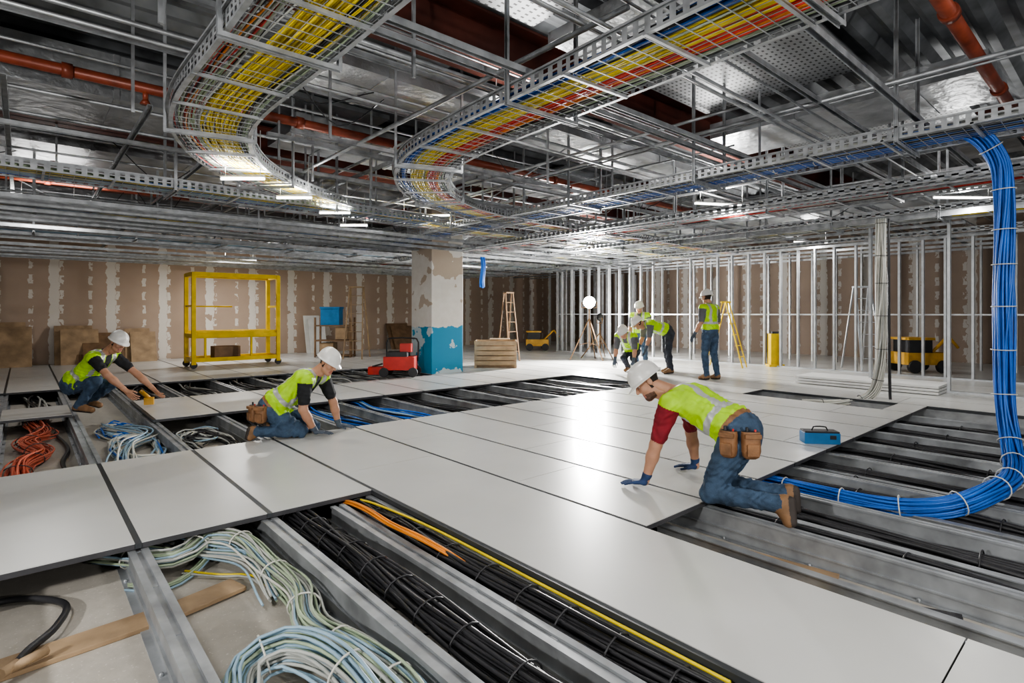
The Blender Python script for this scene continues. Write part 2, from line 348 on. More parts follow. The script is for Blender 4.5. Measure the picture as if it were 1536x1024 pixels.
# ---------------------------------------------------------------- cable trays
def tray(name,path,w,cables,hs=.105,mesh=True,hang=1.5,deck=4.3,perf=True):
    P=cat(path,.04); U=np.tile(A(0,0,1),(len(P),1)); T=np.gradient(P,axis=0); T/=np.linalg.norm(T,axis=1,keepdims=True); S=np.cross(T,U)
    s=np.concatenate([[0],np.cumsum(np.linalg.norm(np.diff(P,axis=0),axis=1))])
    e=empty(name,P[len(P)//2]); mb=MB(); n=len(P)
    hz=[0,.016,.044,.058,.086,hs]
    for sd in(-1,1):
        Q=P+S*sd*w/2
        def strip(a,b,oa=0,ob=0,sel=None):
            va=Q+S*sd*oa+U*a; vb=Q+S*sd*ob+U*b; V=np.concatenate([va,vb]); i=np.arange(n-1)
            if sel is not None: i=i[sel(i)]
            mb.add(V,np.stack([i,i+1,i+1+n,i+n],-1),0)
        if perf:
            strip(hz[0],hz[1]);strip(hz[2],hz[3]);strip(hz[4],hz[5])
            strip(hz[1],hz[2],sel=lambda i:i%2==0); strip(hz[3],hz[4],sel=lambda i:i%2==0)
        else: strip(0,hs)
        strip(0,0,0,-.03); strip(hs,hs,0,.022); strip(hs,hs-.014,.022,.022)
    d=.15
    while d<s[-1]:
        i=int(np.searchsorted(s,d)); i=min(i,n-1); mb.beam(P[i]-S[i]*w/2+A(0,0,.004),P[i]+S[i]*w/2+A(0,0,.004),.022,.02); d+=.62
    if mesh:
        st=3; Pm=P[::st];Sm=S[::st];Um=U[::st]
        for o in np.arange(-w/2+.05,w/2-.02,.065): mb.tubeF(Pm+Sm*o+Um*.016,Sm,Um,.0022,4,0,caps=False)
        d=0
        while d<s[-1]:
            i=min(int(np.searchsorted(s,d)),n-1); mb.beam(P[i]-S[i]*w/2+A(0,0,.012),P[i]+S[i]*w/2+A(0,0,.012),.0045,.0045); d+=.11
    mb.build('tray_frame',[galv],e)
    mb=MB(); d=.6
    while d<s[-1]:
        i=min(int(np.searchsorted(s,d)),n-1)
        for sd in(-1,1):
            q=P[i]+S[i]*sd*(w/2+.03); mb.uchan(q-A(0,0,.03),A(q[0],q[1],deck),.028,.02,up=S[i])
        mb.uchan(P[i]-S[i]*(w/2+.04)-A(0,0,.035),P[i]+S[i]*(w/2+.04)-A(0,0,.035),.03,.025); d+=hang
    mb.build('hanger_brackets',[galv],e)
    mb=MB(); Pc=P[::3];Sc=S[::3];Uc=U[::3];sc=s[::3]
    for (o0,o1,nn,r,cols,ph) in cables:
        for k in range(nn):
            o=o0+(o1-o0)*(k+.5)/nn; a,b=RNG.rand()*6.28,RNG.rand()*6.28
            off=o+.012*np.sin(sc*1.7+a)+.02*np.sin(sc*.8+ph)+.012*np.sin(sc*3.3+b)
            hz_=.024+r+(k%3)*r*1.5+.006*np.sin(sc*2.2+b)
            mb.tubeF(Pc+Sc*off[:,None]+Uc*hz_[:,None],Sc,Uc,r,5,cols[RNG.randint(len(cols))])
    if mb.v: mb.build('cables',CAB,e)
    return e
zt=CZ+1.5
tray('cable_tray',[(1.1,-1.2,zt),(1.1,1.5,zt),(1.1,3.2,zt),(1.1,4.6,zt),(1.3,5.5,zt),(1.8,6.4,zt),(2.6,7.15,zt),(3.7,7.8,zt),(5.2,8.2,zt),(7.5,8.4,zt),(13.5,8.45,zt)],.6,
  [(-.05,.2,34,.008,[Y],0),(-.27,-.06,18,.007,[GY,G,GY,K,K,G],1),(-.27,-.1,6,.007,[O,R_,K],1),(.18,.27,12,.007,[G,GY,K],2)],hang=1.9)
tray('cable_tray',[(2.72,-1.5,zt),(2.76,.5,zt),(2.85,2.4,zt),(2.93,3.9,zt),(3.1,4.8,zt),(3.6,5.7,zt),(4.4,6.4,zt),(5.6,6.85,zt),(7.5,7.0,zt),(13.5,7.05,zt)],.62,
  [(-.27,-.16,16,.009,[B,B,K],0),(-.14,.05,30,.0085,[Y,Y,Y,Y,G],1),(.05,.18,22,.008,[R_,R_,R_,O],2),(.18,.27,12,.008,[G,K,GY],.5)],hang=1.9)
tray('cable_tray',[(5.95,-3,zt),(5.95,2,zt),(5.95,6,zt),(5.95,12,zt),(5.95,18,zt)],.62,[(-.27,.05,34,.009,[K,K,K,B,GY],0),(.05,.25,20,.009,[B,B],1)],hang=1.9)
tray('cable_tray',[(-5,7.6,zt-.06),(0,7.62,zt-.06),(3,7.65,zt-.06),(5,7.7,zt-.06)],.55,[(-.22,0,24,.008,[B,LB,GY,K,LB],0),(0,.2,18,.008,[Y,Y,G,B,K],1)],hang=1.9)
tray('cable_tray',[(-5,10.6,zt),(6.2,10.6,zt)],.5,[(-.2,.2,16,.009,[LB,Y,B,K],0)],mesh=False,perf=False)
tray('cable_tray',[(-5,13,zt-.05),(6,13,zt-.05),(13.8,13,zt-.05)],.5,[(-.2,.2,10,.009,[LB,K],0)],mesh=False,perf=False)
tray('cable_tray',[(8.4,-3,zt),(8.4,6,zt),(8.4,18,zt)],.5,[(-.2,.2,20,.009,[K,GY,R_],0)],mesh=False)
tray('cable_tray',[(10.9,-3,zt),(10.9,6,zt),(10.9,18,zt)],.5,[(-.2,.2,14,.009,[K,GY,Y],0)],mesh=False,perf=False)
# ---------------------------------------------------------------- LED tubes
def area(name,loc,dirv,sx,sy,p,col=(1,.98,.95),parent=None):
    l=bpy.data.lights.new(name,'AREA'); l.shape='RECTANGLE'; l.size=sx; l.size_y=sy; l.energy=p; l.color=col
    o=bpy.data.objects.new(name,l); o.location=Vector([float(q) for q in loc]); o.rotation_euler=Vector([float(q) for q in dirv]).to_track_quat('-Z','Y').to_euler(); bpy.context.collection.objects.link(o)
    if parent: o.parent=parent; o.matrix_parent_inverse=Matrix.Translation(parent.location).inverted()
    return o
def led(L,D,z,ln,p,ang=0,up=.5):
    c=F(L,D,z); e=empty('led_light_bar',c); d=F(math.cos(ang),math.sin(ang),0)
    mb=MB(); mb.tube([c-d*ln/2,c+d*ln/2],.014,8,0); mb.beam(c-d*ln/2+A(0,0,.022),c+d*ln/2+A(0,0,.022),.05,.012,1)
    for s in(-1,1): mb.tube([c+d*s*ln*.4+A(0,0,.02),c+d*s*ln*.4+A(0,0,.5)],.004,4,1)
    mb.build('tube',[ledM,whtP],e)
    area('down_light',c-A(0,0,.03),(0,0,-1),ln,.06,p*LS,parent=e); area('up_light',c+A(0,0,.06),(0,0,1),ln,.08,p*up*LS,parent=e)
led(-2.78,5.75,2.93,.45,40,up=1.3); led(-2.62,6.7,2.93,.42,40,up=1.3); led(-2.45,7.7,2.93,.42,40,up=1.3); led(-2.5,8.8,2.93,.42,40,up=1.3)
for (L,D,z,p) in [(-7.5,9,3.2,100),(-1.5,9.5,3.2,100),(3.2,8.5,3.2,220),(6.5,8.0,3.2,130),(1.6,13,3.2,240),(-7.5,15.3,3.0,340),(-1,17,3.1,150),(7,13,3.2,200)]:
    led(L,D,z,.9,p,RNG.uniform(-.3,.3),.85)
for (L,D,z,p) in [(-2.6,1.2,3.45,140),(1.6,1.4,3.45,150),(4.4,2.6,3.45,110),(.2,5.6,3.5,120)]:  # extra bars, mostly above the view, added to light the room
    led(L,D,z,.9,p,RNG.uniform(-.3,.3),.7)
def tripod_light(L,D,H,face,p,name='tripod_work_or_fill_light',em=lampM,sc=1.):
    c=F(L,D,ZP); e=empty(name,c); mb=MB(); top=c+A(0,0,H-.2)
    for k in range(3):
        a=k*2.094+.4; ft=c+A(.55*math.cos(a),.55*math.sin(a),.02); mb.tube([top-A(0,0,.25),ft],.016,6,0); mb.tube([c+A(0,0,.5),c+(ft-c)*.55+A(0,0,.5*.45+.2)],.008,5,0)
    mb.tube([c+A(0,0,.3),top+A(0,0,.1)],.018,8,0)
    f=nrm(face); r=nrm(np.cross(f,(0,0,1))); u=np.cross(r,f); hd=c+A(0,0,H); M=np.stack([r,u,f])
    k=sc; mb.lathe([(0,-.07*k),(.06*k,-.065*k),(.11*k,-.02*k),(.125*k,.04*k),(.125*k,.05*k),(.11*k,.05*k)],hd,20,2,M); mb.lathe([(0,.046*k),(.06*k,.047*k),(.112*k,.046*k)],hd,20,1,M)
    b=.14*k; mb.beam(hd-r*b,hd-r*b-A(0,0,.16),.015,.02,0); mb.beam(hd+r*b,hd+r*b-A(0,0,.16),.015,.02,0); mb.beam(hd-r*b-A(0,0,.16),hd+r*b-A(0,0,.16),.015,.02,0)
    mb.build('stand_and_head',[woodD,em,blkP],e); area('lamp',hd+f*.07*k,f,.25*k,.25*k,p,parent=e)
tripod_light(2.18,15.7,1.64,nrm(F(0,0,.6)-F(2.18,15.7,1.8)),950,sc=1.5)
tripod_light(2.55,16.2,1.2,nrm(F(7,18,1.9)-F(2.55,16.2,1.2)),300)
tripod_light(-3.2,-1.2,1.9,nrm(F(-1,8,1.6)-F(-3.2,-1.2,1.9)),140)  # unseen floodlight added behind the camera on the left, as fill
tripod_light(3.4,-1.6,1.9,nrm(F(2,8,1.8)-F(3.4,-1.6,1.9)),130)  # right-hand counterpart behind the camera, also unseen and added for fill
# ---------------------------------------------------------------- floor cables
def cobj(name,fn):
    mb=MB(); fn(mb); return mb.build(name,CAB)
def f1(mb):
    bundle(mb,[(.35,4.2,.08),(.66,3.78,.10),(.86,3.92,.11),(1.02,3.72,.12),(1.06,3.3,.09),(1.08,2.9,.09),(1.0,2.55,.10),(1.07,2.2,.10),(1.1,1.8,.1),(1.0,1.2,.1)],.068,50,.0065,[G,LB,GY,G,LB,GY,G,W],.75,ties=.42,tiemat=W,wob=.35)
    bundle(mb,[(.62,4.4,.08),(.8,3.9,.07),(1.0,3.45,.1),(1.0,3.0,.05)],.06,14,.0065,[G,GY,GY,LB],.5,wob=.5)
    bundle(mb,[(.45,3.75,.02),(.6,3.6,.02),(.78,3.72,.03),(.95,3.9,.1)],.03,6,.0065,[G,G,LB],.5,wob=.5)
    bundle(mb,[(.7,3.7,.03),(.85,3.55,.02),(.98,3.4,.03),(1.0,3.1,.05)],.02,2,.006,[Y,GY],.5,wob=.5)
cobj('mixed_network_cables',f1)
cobj('coiled_network_cable',lambda mb:[bundle(mb,[(.58,2.2,.07),(.68,2.42,.09),(.84,2.40,.13),(.95,2.15,.13),(.98,1.7,.1)],.075,36,.0075,[LB,LB,G,GY],.7,wob=.4,ties=.5,tiemat=W)])
cobj('black_cable_bundle',lambda mb:[bundle(mb,[(1.42,5.5,.1),(1.43,4,.11),(1.46,3,.12),(1.44,2,.12),(1.46,1,.12)],.085,46,.0095,[K],.8,ties=.28,tiemat=K),])
def f2(mb):
    bundle(mb,[(1.84,5.5,.095),(1.84,3.9,.10),(1.85,3,.12),(1.86,2,.12),(1.86,.8,.12)],.085,50,.0095,[K],.8,ties=.3,tiemat=K)
    bundle(mb,[(1.84,4.6,.10),(1.80,4.05,.13),(1.77,3.74,.185),(1.745,3.45,.215),(1.72,3.1,.225),(1.76,2.8,.215),(1.83,2.55,.16),(1.86,2.3,.1)],.022,9,.0065,[O,O,O],.6)
    bundle(mb,[(1.90,4.6,.13),(1.87,4.0,.15),(1.87,3.6,.195),(1.93,3.1,.19),(1.945,2.5,.19),(1.94,1,.195)],.004,1,.0075,[Y],.8)
cobj('black_cable_bundle',f2)
cobj('blue_cable_bundle',lambda mb:[bundle(mb,[(4.95,4.6,.1),(4.75,2.8,.10),(4.75,1.5,.11),(4.85,.98,.17),(5.2,.72,.28),(5.8,.68,.30),(6.2,.74,.42),(6.31,.8,.85),(6.3,.8,1.6),(6.3,.8,2.5),(6.27,.85,2.9),(6.15,1.05,3.14),(6.08,1.5,3.14),(6.05,3,3.12)],.07,34,.010,[B],1.,ties=.36,tiemat=W,wob=.10)])
cobj('white_cable_riser',lambda mb:[bundle(mb,[(9.3,3.6,.1),(9.6,3.2,.12),(9.9,2.85,.25),(9.96,2.72,.7),(9.96,2.7,1.8),(9.96,2.7,3.0)],.07,24,.011,[W,W,W,GY],1.,ties=.5,tiemat=K,wob=.12),bundle(mb,[(9.95,2.55,.1),(10.03,2.6,.5),(10.04,2.62,3.0)],.012,2,.012,[K])])
cobj('orange_cable_bundle',lambda mb:[bundle(mb,[(-.05,6.5,.06),(-.02,7.1,.08),(.15,7.7,.06),(.02,8.3,.08),(.2,8.9,.06),(.1,9.6,.1),(.2,10.5,.05)],.10,30,.0085,[SA],.6,ties=.6,tiemat=K,wob=.4),bundle(mb,[(.35,6.4,.03),(.3,7.2,.03),(.38,8,.03),(.3,9,.03)],.012,3,.012,[K])])
def f3(mb):
    tangle(mb,(.95,7.4),.28,.9,16,.011,[B,LB,W,W,LB]); tangle(mb,(.9,8.6),.25,.6,8,.010,[B,LB,W])
    bundle(mb,[(.7,6.3,.06),(.85,7.2,.1),(1.1,7.8,.1),(.8,8.8,.06)],.1,24,.009,[W,GY,LB,LB],.6,wob=.6)
    tangle(mb,(1.6,7.0),.28,.9,16,.010,[K,GY,W,K]); tangle(mb,(1.6,7.6),.28,.5,8,.010,[K,GY,LB])
cobj('network_cable_coil',f3)
def f4(mb):
    cs=[[K,B,GY],[K,GY,B],[B,LB,K],[LB,B,GY],[K,K,R_],[K,K,GY],[K,GY,B],[K],[K],[K]]
    for i in range(6,15):
        xc=(xs[i]+xs[i+1])/2
        tangle(mb,(xc,7.1),.27,.85,10,.012,cs[i-5])
        bundle(mb,[(xc,5.5,.08),(xc+.1,6.5,.1),(xc-.1,7.5,.1),(xc,8.6,.08)],.10,14,.012,cs[i-5][:2]+[K],.6,wob=.5)
    for i in range(5,12):
        xc=(xs[i]+xs[i+1])/2
        bundle(mb,[(xc,9.8,.08),(xc+.1,10.8,.1),(xc-.1,11.8,.1),(xc,12.8,.08)],.14,12,.014,[K,K,K,GY],.6,wob=.5,step=.15)
    for x in(-.6,.1): bundle(mb,[(x,10.2,.06),(x+.1,11.2,.1),(x,12.8,.06)],.14,10,.014,[K,GY],.6,step=.15)
cobj('underfloor_cables',f4)
def f5(mb):
    for i in range(8,15):
        for fr in (.25,.75):
            x=xs[i]+(xs[i+1]-xs[i])*fr
            if 4.5<x<4.9: continue
            bundle(mb,[(x,3,.08),(x+RNG.uniform(-.03,.03),1.5,.08),(x+RNG.uniform(-.04,.04),.2,.08),(x,-1.2,.08),(x,-3.5,.08)],.08,14,.016,[K],.65,ties=.9,tiemat=K,step=.15)
    bundle(mb,[(3.3,2.6,.03),(3.32,2.0,.03),(3.2,1.55,.03),(3.35,1.0,.03),(3.5,.6,.03)],.012,2,.011,[K])
    bundle(mb,[(9.2,4.6,.10),(9.1,3.9,.12),(9.25,3.2,.10),(9.2,2.3,.10)],.08,14,.012,[R_,O,K,W,W,K],.4,wob=.5)
cobj('underfloor_power_cables',f5)
mb=MB(); P=cat([(-.35,3.9,.03),(-.05,3.95,.03),(.16,3.72,.03),(.12,3.45,.04),(.02,3.28,.045),(-.02,3.15,.06)],.04); mb.tube(P,.017,8,0); mb.tube([P[-1],P[-1]+A(-.05,-.06,.005)],.022,8,1); mb.tube([P[-1]+A(-.02,-.03,.0),P[-1]+A(.1,.04,0)],.02,6,1)
mb.ob(P[0],A(.05,0,0),A(0,.025,0),A(0,0,.025),2); mb.build('power_hose',[blackC,wood,redP])
mb=MB(); mb.ob(A(.18,3.26,.012),A(.36,.03,0),A(-.007,.085,0),A(0,0,.011)); mb.ob(A(.74,3.32,.02),A(.17,.045,.0),A(-.02,.08,0),A(0,0,.011)); mb.build('wood_plank',[wood],bevel=.003)
mb=MB(); mb.ob(A(3.28,1.55,.012),A(.24,.05,0),A(-.06,.42,0),A(0,0,.008)); mb.build('plywood_offcut',[wood])
# ---------------------------------------------------------------- SDF figures
def smin(a,b,k):
    if k<=0: return np.minimum(a,b)
    h=np.maximum(k-np.abs(a-b),0)/k; return np.minimum(a,b)-h*h*k*.25
def pd(pr,X):
    if pr['t']=='c':
        a,b=pr['a'],pr['b']; ab=b-a; t=np.clip(((X-a)@ab)/max(ab@ab,1e-9),0,1)
        return np.linalg.norm(X-(a+t[...,None]*ab),axis=-1)-(pr['ra']+t*(pr['rb']-pr['ra']))
    q=(X-pr['c'])@pr['R'].T; r=pr['r']; k0=np.linalg.norm(q/r,axis=-1); k1=np.linalg.norm(q/(r*r),axis=-1)+1e-9
    return k0*(k0-1)/k1
def cap(a,b,ra,rb,tag,k=.02,cl=0,op=1): return dict(t='c',a=np.asarray(a,float),b=np.asarray(b,float),ra=ra,rb=rb,tag=tag,k=k,cl=cl,op=op)
def ell(c,r,tag,R=None,k=.02,cl=0,op=1): return dict(t='e',c=np.asarray(c,float),r=np.asarray(r,float),R=np.eye(3) if R is None else R,tag=tag,k=k,cl=cl,op=op)
def bb(p):
    if p['t']=='c': m=max(p['ra'],p['rb']); return np.minimum(p['a'],p['b'])-m,np.maximum(p['a'],p['b'])+m
    m=max(p['r']); return p['c']-m,p['c']+m
def wr(X):
    x,y,z=X[...,0],X[...,1],X[...,2]
    return np.sin(41*x+9*np.sin(13*z+y*5))*np.sin(37*z+7*np.sin(17*y))*.6+np.sin(23*y+31*z+6*np.sin(19*x))*.6
def sdfmesh(prims,h):
    lo=np.min([bb(p)[0] for p in prims if p['op']>0],0)-4*h; hi=np.max([bb(p)[1] for p in prims if p['op']>0],0)+4*h
    dim=np.ceil((hi-lo)/h).astype(int)+1; val=np.full(dim,.5)
    for p in prims:
        a,b=bb(p); mg=p['k']+.012+2*h; i0=np.clip(np.floor((a-mg-lo)/h).astype(int),0,dim); i1=np.clip(np.ceil((b+mg-lo)/h).astype(int)+1,0,dim)
        g=np.meshgrid(*[lo[q]+np.arange(i0[q],i1[q])*h for q in range(3)],indexing='ij'); X=np.stack(g,-1)
        d=pd(p,X)
        if p['cl']: d=d+p['cl']*wr(X)
        sl=tuple(slice(i0[q],i1[q]) for q in range(3))
        if p['op']>0: val[sl]=smin(val[sl],d,p['k'])
        else: val[sl]=-smin(-val[sl],d,p['k'])
    s=val<0
    c=sum(s[i:dim[0]-1+i,j:dim[1]-1+j,k:dim[2]-1+k].astype(np.int8) for i in(0,1) for j in(0,1) for k in(0,1))
    act=(c>0)&(c<8); I=np.argwhere(act); idx=-np.ones(act.shape,int); idx[act]=np.arange(len(I))
    pos=np.zeros((len(I),3)); cnt=np.zeros(len(I)); cs=[(i,j,k) for i in(0,1) for j in(0,1) for k in(0,1)]
    for a in cs:
        for ax in range(3):
            if a[ax]: continue
            b=list(a); b[ax]=1; va=val[I[:,0]+a[0],I[:,1]+a[1],I[:,2]+a[2]]; vb=val[I[:,0]+b[0],I[:,1]+b[1],I[:,2]+b[2]]
            cr=(va<0)!=(vb<0); t=np.where(cr,va/np.where(cr,va-vb,1),0); q=np.tile(A(*a),(len(I),1)); q[:,ax]+=t; pos+=q*cr[:,None]; cnt+=cr
    V=(I+pos/cnt[:,None])*h+lo; Fs=[]
    for ax in range(3):
        u,v=(ax+1)%3,(ax+2)%3
        s0=np.take(s,np.arange(dim[ax]-1),ax); s1=np.take(s,np.arange(1,dim[ax]),ax); E=np.argwhere(s0!=s1)
        E=E[(E[:,u]>0)&(E[:,v]>0)&(E[:,u]<dim[u]-1)&(E[:,v]<dim[v]-1)]
        ins=s[E[:,0],E[:,1],E[:,2]]
        def ci(du,dv):
            C=E.copy(); C[:,u]+=du; C[:,v]+=dv; return idx[C[:,0],C[:,1],C[:,2]]
        q=np.stack([ci(-1,-1),ci(0,-1),ci(0,0),ci(-1,0)],-1); q[~ins]=q[~ins][:,::-1]; Fs.append(q)
    Fq=np.concatenate(Fs); C=V[Fq].mean(1); pp=[p for p in prims if p['op']>0]
    D=np.stack([pd(p,C) for p in pp]); tg=np.array([p['tag'] for p in pp])[D.argmin(0)]
    return V,Fq,C,tg
def emit(name,V,Fq,tags,mats,parent):
    me=bpy.data.meshes.new(name); me.from_pydata(V.tolist(),[],Fq.tolist()); names=list(mats.keys())
    for k in names: me.materials.append(mats[k])
    me.polygons.foreach_set('material_index',[names.index(t) for t in tags]); me.polygons.foreach_set('use_smooth',[True]*len(Fq)); me.update()
    o=bpy.data.objects.new(name,me); bpy.context.collection.objects.link(o); o.parent=parent; o.matrix_parent_inverse=Matrix.Translation(parent.location).inverted(); return o
hiv=mk('hi_vis_vest',(.42,.72,.008),.6,0,.12,12); silv=mk('reflective_tape',(.46,.47,.47),.4,.2,.08,30)
jean=mk('denim',(.05,.085,.14),.85,0,.35,14,.3,120); jeanD=mk('dark_trousers',(.03,.035,.05),.85,0,.3,14)
skinA=mk('skin_tone',(.47,.25,.16),.5,0,.08,20); skinL=mk('lip_tone',(.38,.15,.11),.5,0,.08); stub=mk('beard_stubble',(.12,.065,.045),.7,0,.3,60)
hairM=mk('dark_hair',(.02,.014,.01),.7,0,.3,60,.5,200); hatM=mk('hard_hat_shell',(.74,.73,.70),.28,0,.05,9)
mar=mk('maroon_shirt',(.22,.012,.022),.8,0,.2,15); blks=mk('black_shirt',(.018,.019,.022),.85,0,.2,15); grys=mk('grey_shirt',(.12,.125,.135),.85,0,.2)
leat=mk('tan_leather',(.24,.12,.055),.6,0,.3,14,.2,90); bootM=mk('work_boot_leather',(.25,.14,.07),.65,0,.3,12); soleM=mk('boot_sole',(.05,.04,.035),.7,0,.2)
glvB=mk('blue_glove',(.02,.045,.12),.7,0,.3,25); glvG=mk('grey_glove',(.08,.10,.13),.7,0,.2,25); eyeM=mk('eye_white',(.55,.53,.5),.3,0,0); irisM=mk('eye_iris',(.03,.02,.015),.2,0,0)
def hand(parent,name,wrist,fwd,up,side,mat,h=.0032,curl=.25,spread=.12,arm=None):
    y=nrm(fwd); z=nrm(np.asarray(up,float)-np.dot(up,y)*y); x=np.cross(y,z)*side
    M=np.stack([x,y,z]); W_=lambda *p: wrist+np.array(p)@M
    P=[]
    kx=[-.034,-.012,.011,.033]; ky=[.078,.088,.09,.085]; ln=[.8,.97,1.06,.98]
    for i in range(4):
        P.append(cap(W_(kx[i]*.5,.0,0),W_(kx[i],ky[i],.004),.017,.0135,'g',.012))
        a=kx[i]*spread/.033; p=np.array([kx[i],ky[i],.004]); th=curl*.6
        for j,l in enumerate([.042,.026,.021]):
            L=l*ln[i]; d=np.array([math.sin(a)*math.cos(th),math.cos(a)*math.cos(th),-math.sin(th)]); q=p+d*L
            P.append(cap(W_(*p),W_(*q),.0098-.0008*j,.009-.0008*j,'g',.003)); p=q; th+=curl
    P.append(cap(W_(.018,.015,-.004),W_(.046,.045,-.010),.017,.0125,'g',.012)); P.append(cap(W_(.046,.045,-.010),W_(.062,.078,-.014),.0118,.0105,'g',.004)); P.append(cap(W_(.062,.078,-.014),W_(.066,.103,-.018),.0105,.009,'g',.003))
    ca=W_(0,-.055,0) if arm is None else wrist+nrm(arm-wrist)*.06
    P.append(cap(ca,W_(0,.01,0),.037,.028,'g',.014))
    V,Fq,C,t=sdfmesh(P,h); emit(name,V,Fq,t,{'g':mat},parent)
def headmesh(parent,c,fwd,up,skin,h=.005,beard=False):
    y=nrm(fwd); z=nrm(np.asarray(up,float)-np.dot(up,y)*y); x=np.cross(y,z); M=np.stack([x,y,z]); T=lambda *p: c+np.array(p)@M
    e=lambda p,r,tag='s',k=.02,op=1: ell(T(*p),r,tag,M,k,0,op)
    P=[e((0,-.012,.035),(.074,.093,.085)),e((0,.028,-.03),(.060,.064,.082),k=.03),e((0,.058,-.098),(.032,.028,.022),k=.03),
       cap(T(-.045,.02,-.075),T(0,.06,-.1),.02,.02,'s',.03),cap(T(.045,.02,-.075),T(0,.06,-.1),.02,.02,'s',.03),
       cap(T(-.034,.078,.024),T(.034,.078,.024),.011,.011,'s',.015),
       e((-.036,.062,-.028),(.022,.022,.02)),e((.036,.062,-.028),(.022,.022,.02)),
       cap(T(0,.09,.015),T(0,.112,-.024),.008,.0125,'s',.012),e((-.012,.098,-.03),(.008,.01,.007),k=.008),e((.012,.098,-.03),(.008,.01,.007),k=.008),
       cap(T(-.02,.084,-.062),T(.02,.084,-.062),.007,.007,'l',.006),cap(T(-.017,.082,-.073),T(.017,.082,-.073),.008,.008,'l',.006),
       e((-.031,.098,.006),(.016,.014,.012),k=.01,op=-1),e((.031,.098,.006),(.016,.014,.012),k=.01,op=-1),
       e((-.078,-.008,-.002),(.009,.02,.032),k=.006),e((.078,-.008,-.002),(.009,.02,.032),k=.006),
       cap(T(0,-.02,-.05),T(0,-.035,-.14),.055,.055,'s',.03)]
    V,Fq,C,t=sdfmesh(P,h); q=(C-c)@M.T; t=t.astype('<U4')
    hr=(t=='s')&(((q[:,1]<.01)&(q[:,2]>-.055)&(np.abs(q[:,0])<.0795)&~((np.abs(q[:,0])>.071)&(np.abs(q[:,1]+.008)<.024)&(np.abs(q[:,2])<.035)))|(q[:,2]>.065)); t[hr]='h'
    eb=(t=='s')&(np.abs(q[:,2]-.030)<.006)&(q[:,1]>.07)&(np.abs(q[:,0])>.012)&(np.abs(q[:,0])<.046); t[eb]='h'
    if beard:
        bd=(t=='s')&(q[:,2]<-.060-.25*(.09-q[:,1]))&(q[:,1]>.01)&(q[:,2]>-.125); t[bd]='b'
    emit('head',V,Fq,t,{'s':skin,'l':skinL,'h':hairM,'b':stub},parent)
    mb=MB()
    for s in(-1,1):
        pr=[(.0115*math.sin(a),.0115*math.cos(a)) for a in np.linspace(math.pi,0,9)]; mb.lathe(pr,T(s*.030,.0715,.006),12,0)
        pr=[(.0055*math.sin(a),.0055*math.cos(a)) for a in np.linspace(math.pi,0,6)]; mb.lathe(pr,T(s*.030,.0785,.004),8,1)
    mb.build('eyes',[eyeM,irisM],parent)
    mb=MB(); n=40; rings=[]; a=np.arange(n)*2*math.pi/n
    for k in range(13):
        ph=k/12*math.pi/2; rx,ry,rz=.106*math.sin(ph)**.9 if k else 0.0,.131*math.sin(ph)**.9 if k else 0.0,.116*math.cos(ph)
        X=rx*np.sin(a);Yy=ry*np.cos(a)-.008; Z=np.full(n,rz)+.044
        Z=Z+.009*np.exp(-(X/.016)**2)*(np.cos(ph)>.15)*(k>0)+(.009 if k==0 else 0); rings.append(np.stack([X,Yy,Z],-1))
    fr=np.maximum(np.cos(a),0)
    for (ro,dz,pk) in((.004,-.012,0),(.012,-.017,.030),(.013,-.023,.032),(.000,-.016,.0),(-.006,-.004,0)):
        X=(.106+ro)*np.sin(a);Yy=(.131+ro)*np.cos(a)-.008+pk*fr**2; Z=np.full(n,.044+dz)-.010*(pk>0)*fr**3; rings.append(np.stack([X,Yy,Z],-1))
    Rr=np.stack(rings).reshape(-1,3); m=len(rings)
    V=c+Rr@M; i=np.arange(m-1)[:,None];j=np.arange(n)[None,:]
    mb.add(V,np.stack([i*n+j,(i+1)*n+j,(i+1)*n+(j+1)%n,i*n+(j+1)%n],-1).reshape(-1,4)[:,::-1].copy(),0,True); mb.build('hard_hat',[hatM],parent)
def pouch(parent,c,fwd,right,up,w=.11,hh=.18,d=.042):
    mb=MB(); f=nrm(fwd);r=nrm(right);u=nrm(up)
    rows=[(-1,.55,.45),(-.85,.85,.9),(-.4,1,1.15),(.3,.97,1.1),(.7,1,1.0),(1,.98,.7)]; V=[]
    n=16; a=np.arange(n)*2*math.pi/n
    for (z,sx,sy) in rows:
        cx=np.sign(np.cos(a))*np.abs(np.cos(a))**.6; cy=np.sign(np.sin(a))*np.abs(np.sin(a))**.6
        V.append(c+np.outer(cx*w/2*sx,r)+np.outer(cy*d*sy,f)+u*z*hh/2)
    V=np.concatenate(V); i=np.arange(len(rows)-1)[:,None]; j=np.arange(n)[None,:]
    mb.add(V,np.stack([i*n+j,i*n+(j+1)%n,(i+1)*n+(j+1)%n,(i+1)*n+j],-1).reshape(-1,4),0,True)
    mb.add(V[:n],[list(range(n))],0); mb.add(V[-n:],[list(range(n))],1)
    mb.ob(c+f*d*1.12-u*hh*.14,r*w*.32,f*.012,u*hh*.22,0); mb.ob(c+f*d*1.0+u*hh*.36,r*w*.44,f*.016,u*hh*.08,0)
    mb.tube([c+r*.02+u*hh*.2,c+r*.025+u*hh*.66],.011,6,1); mb.tube([c-r*.025+u*hh*.2,c-r*.03+u*hh*.58],.008,6,2)
    mb.build('tool_pouch',[leat,blkP,redP],parent,bevel=.005)
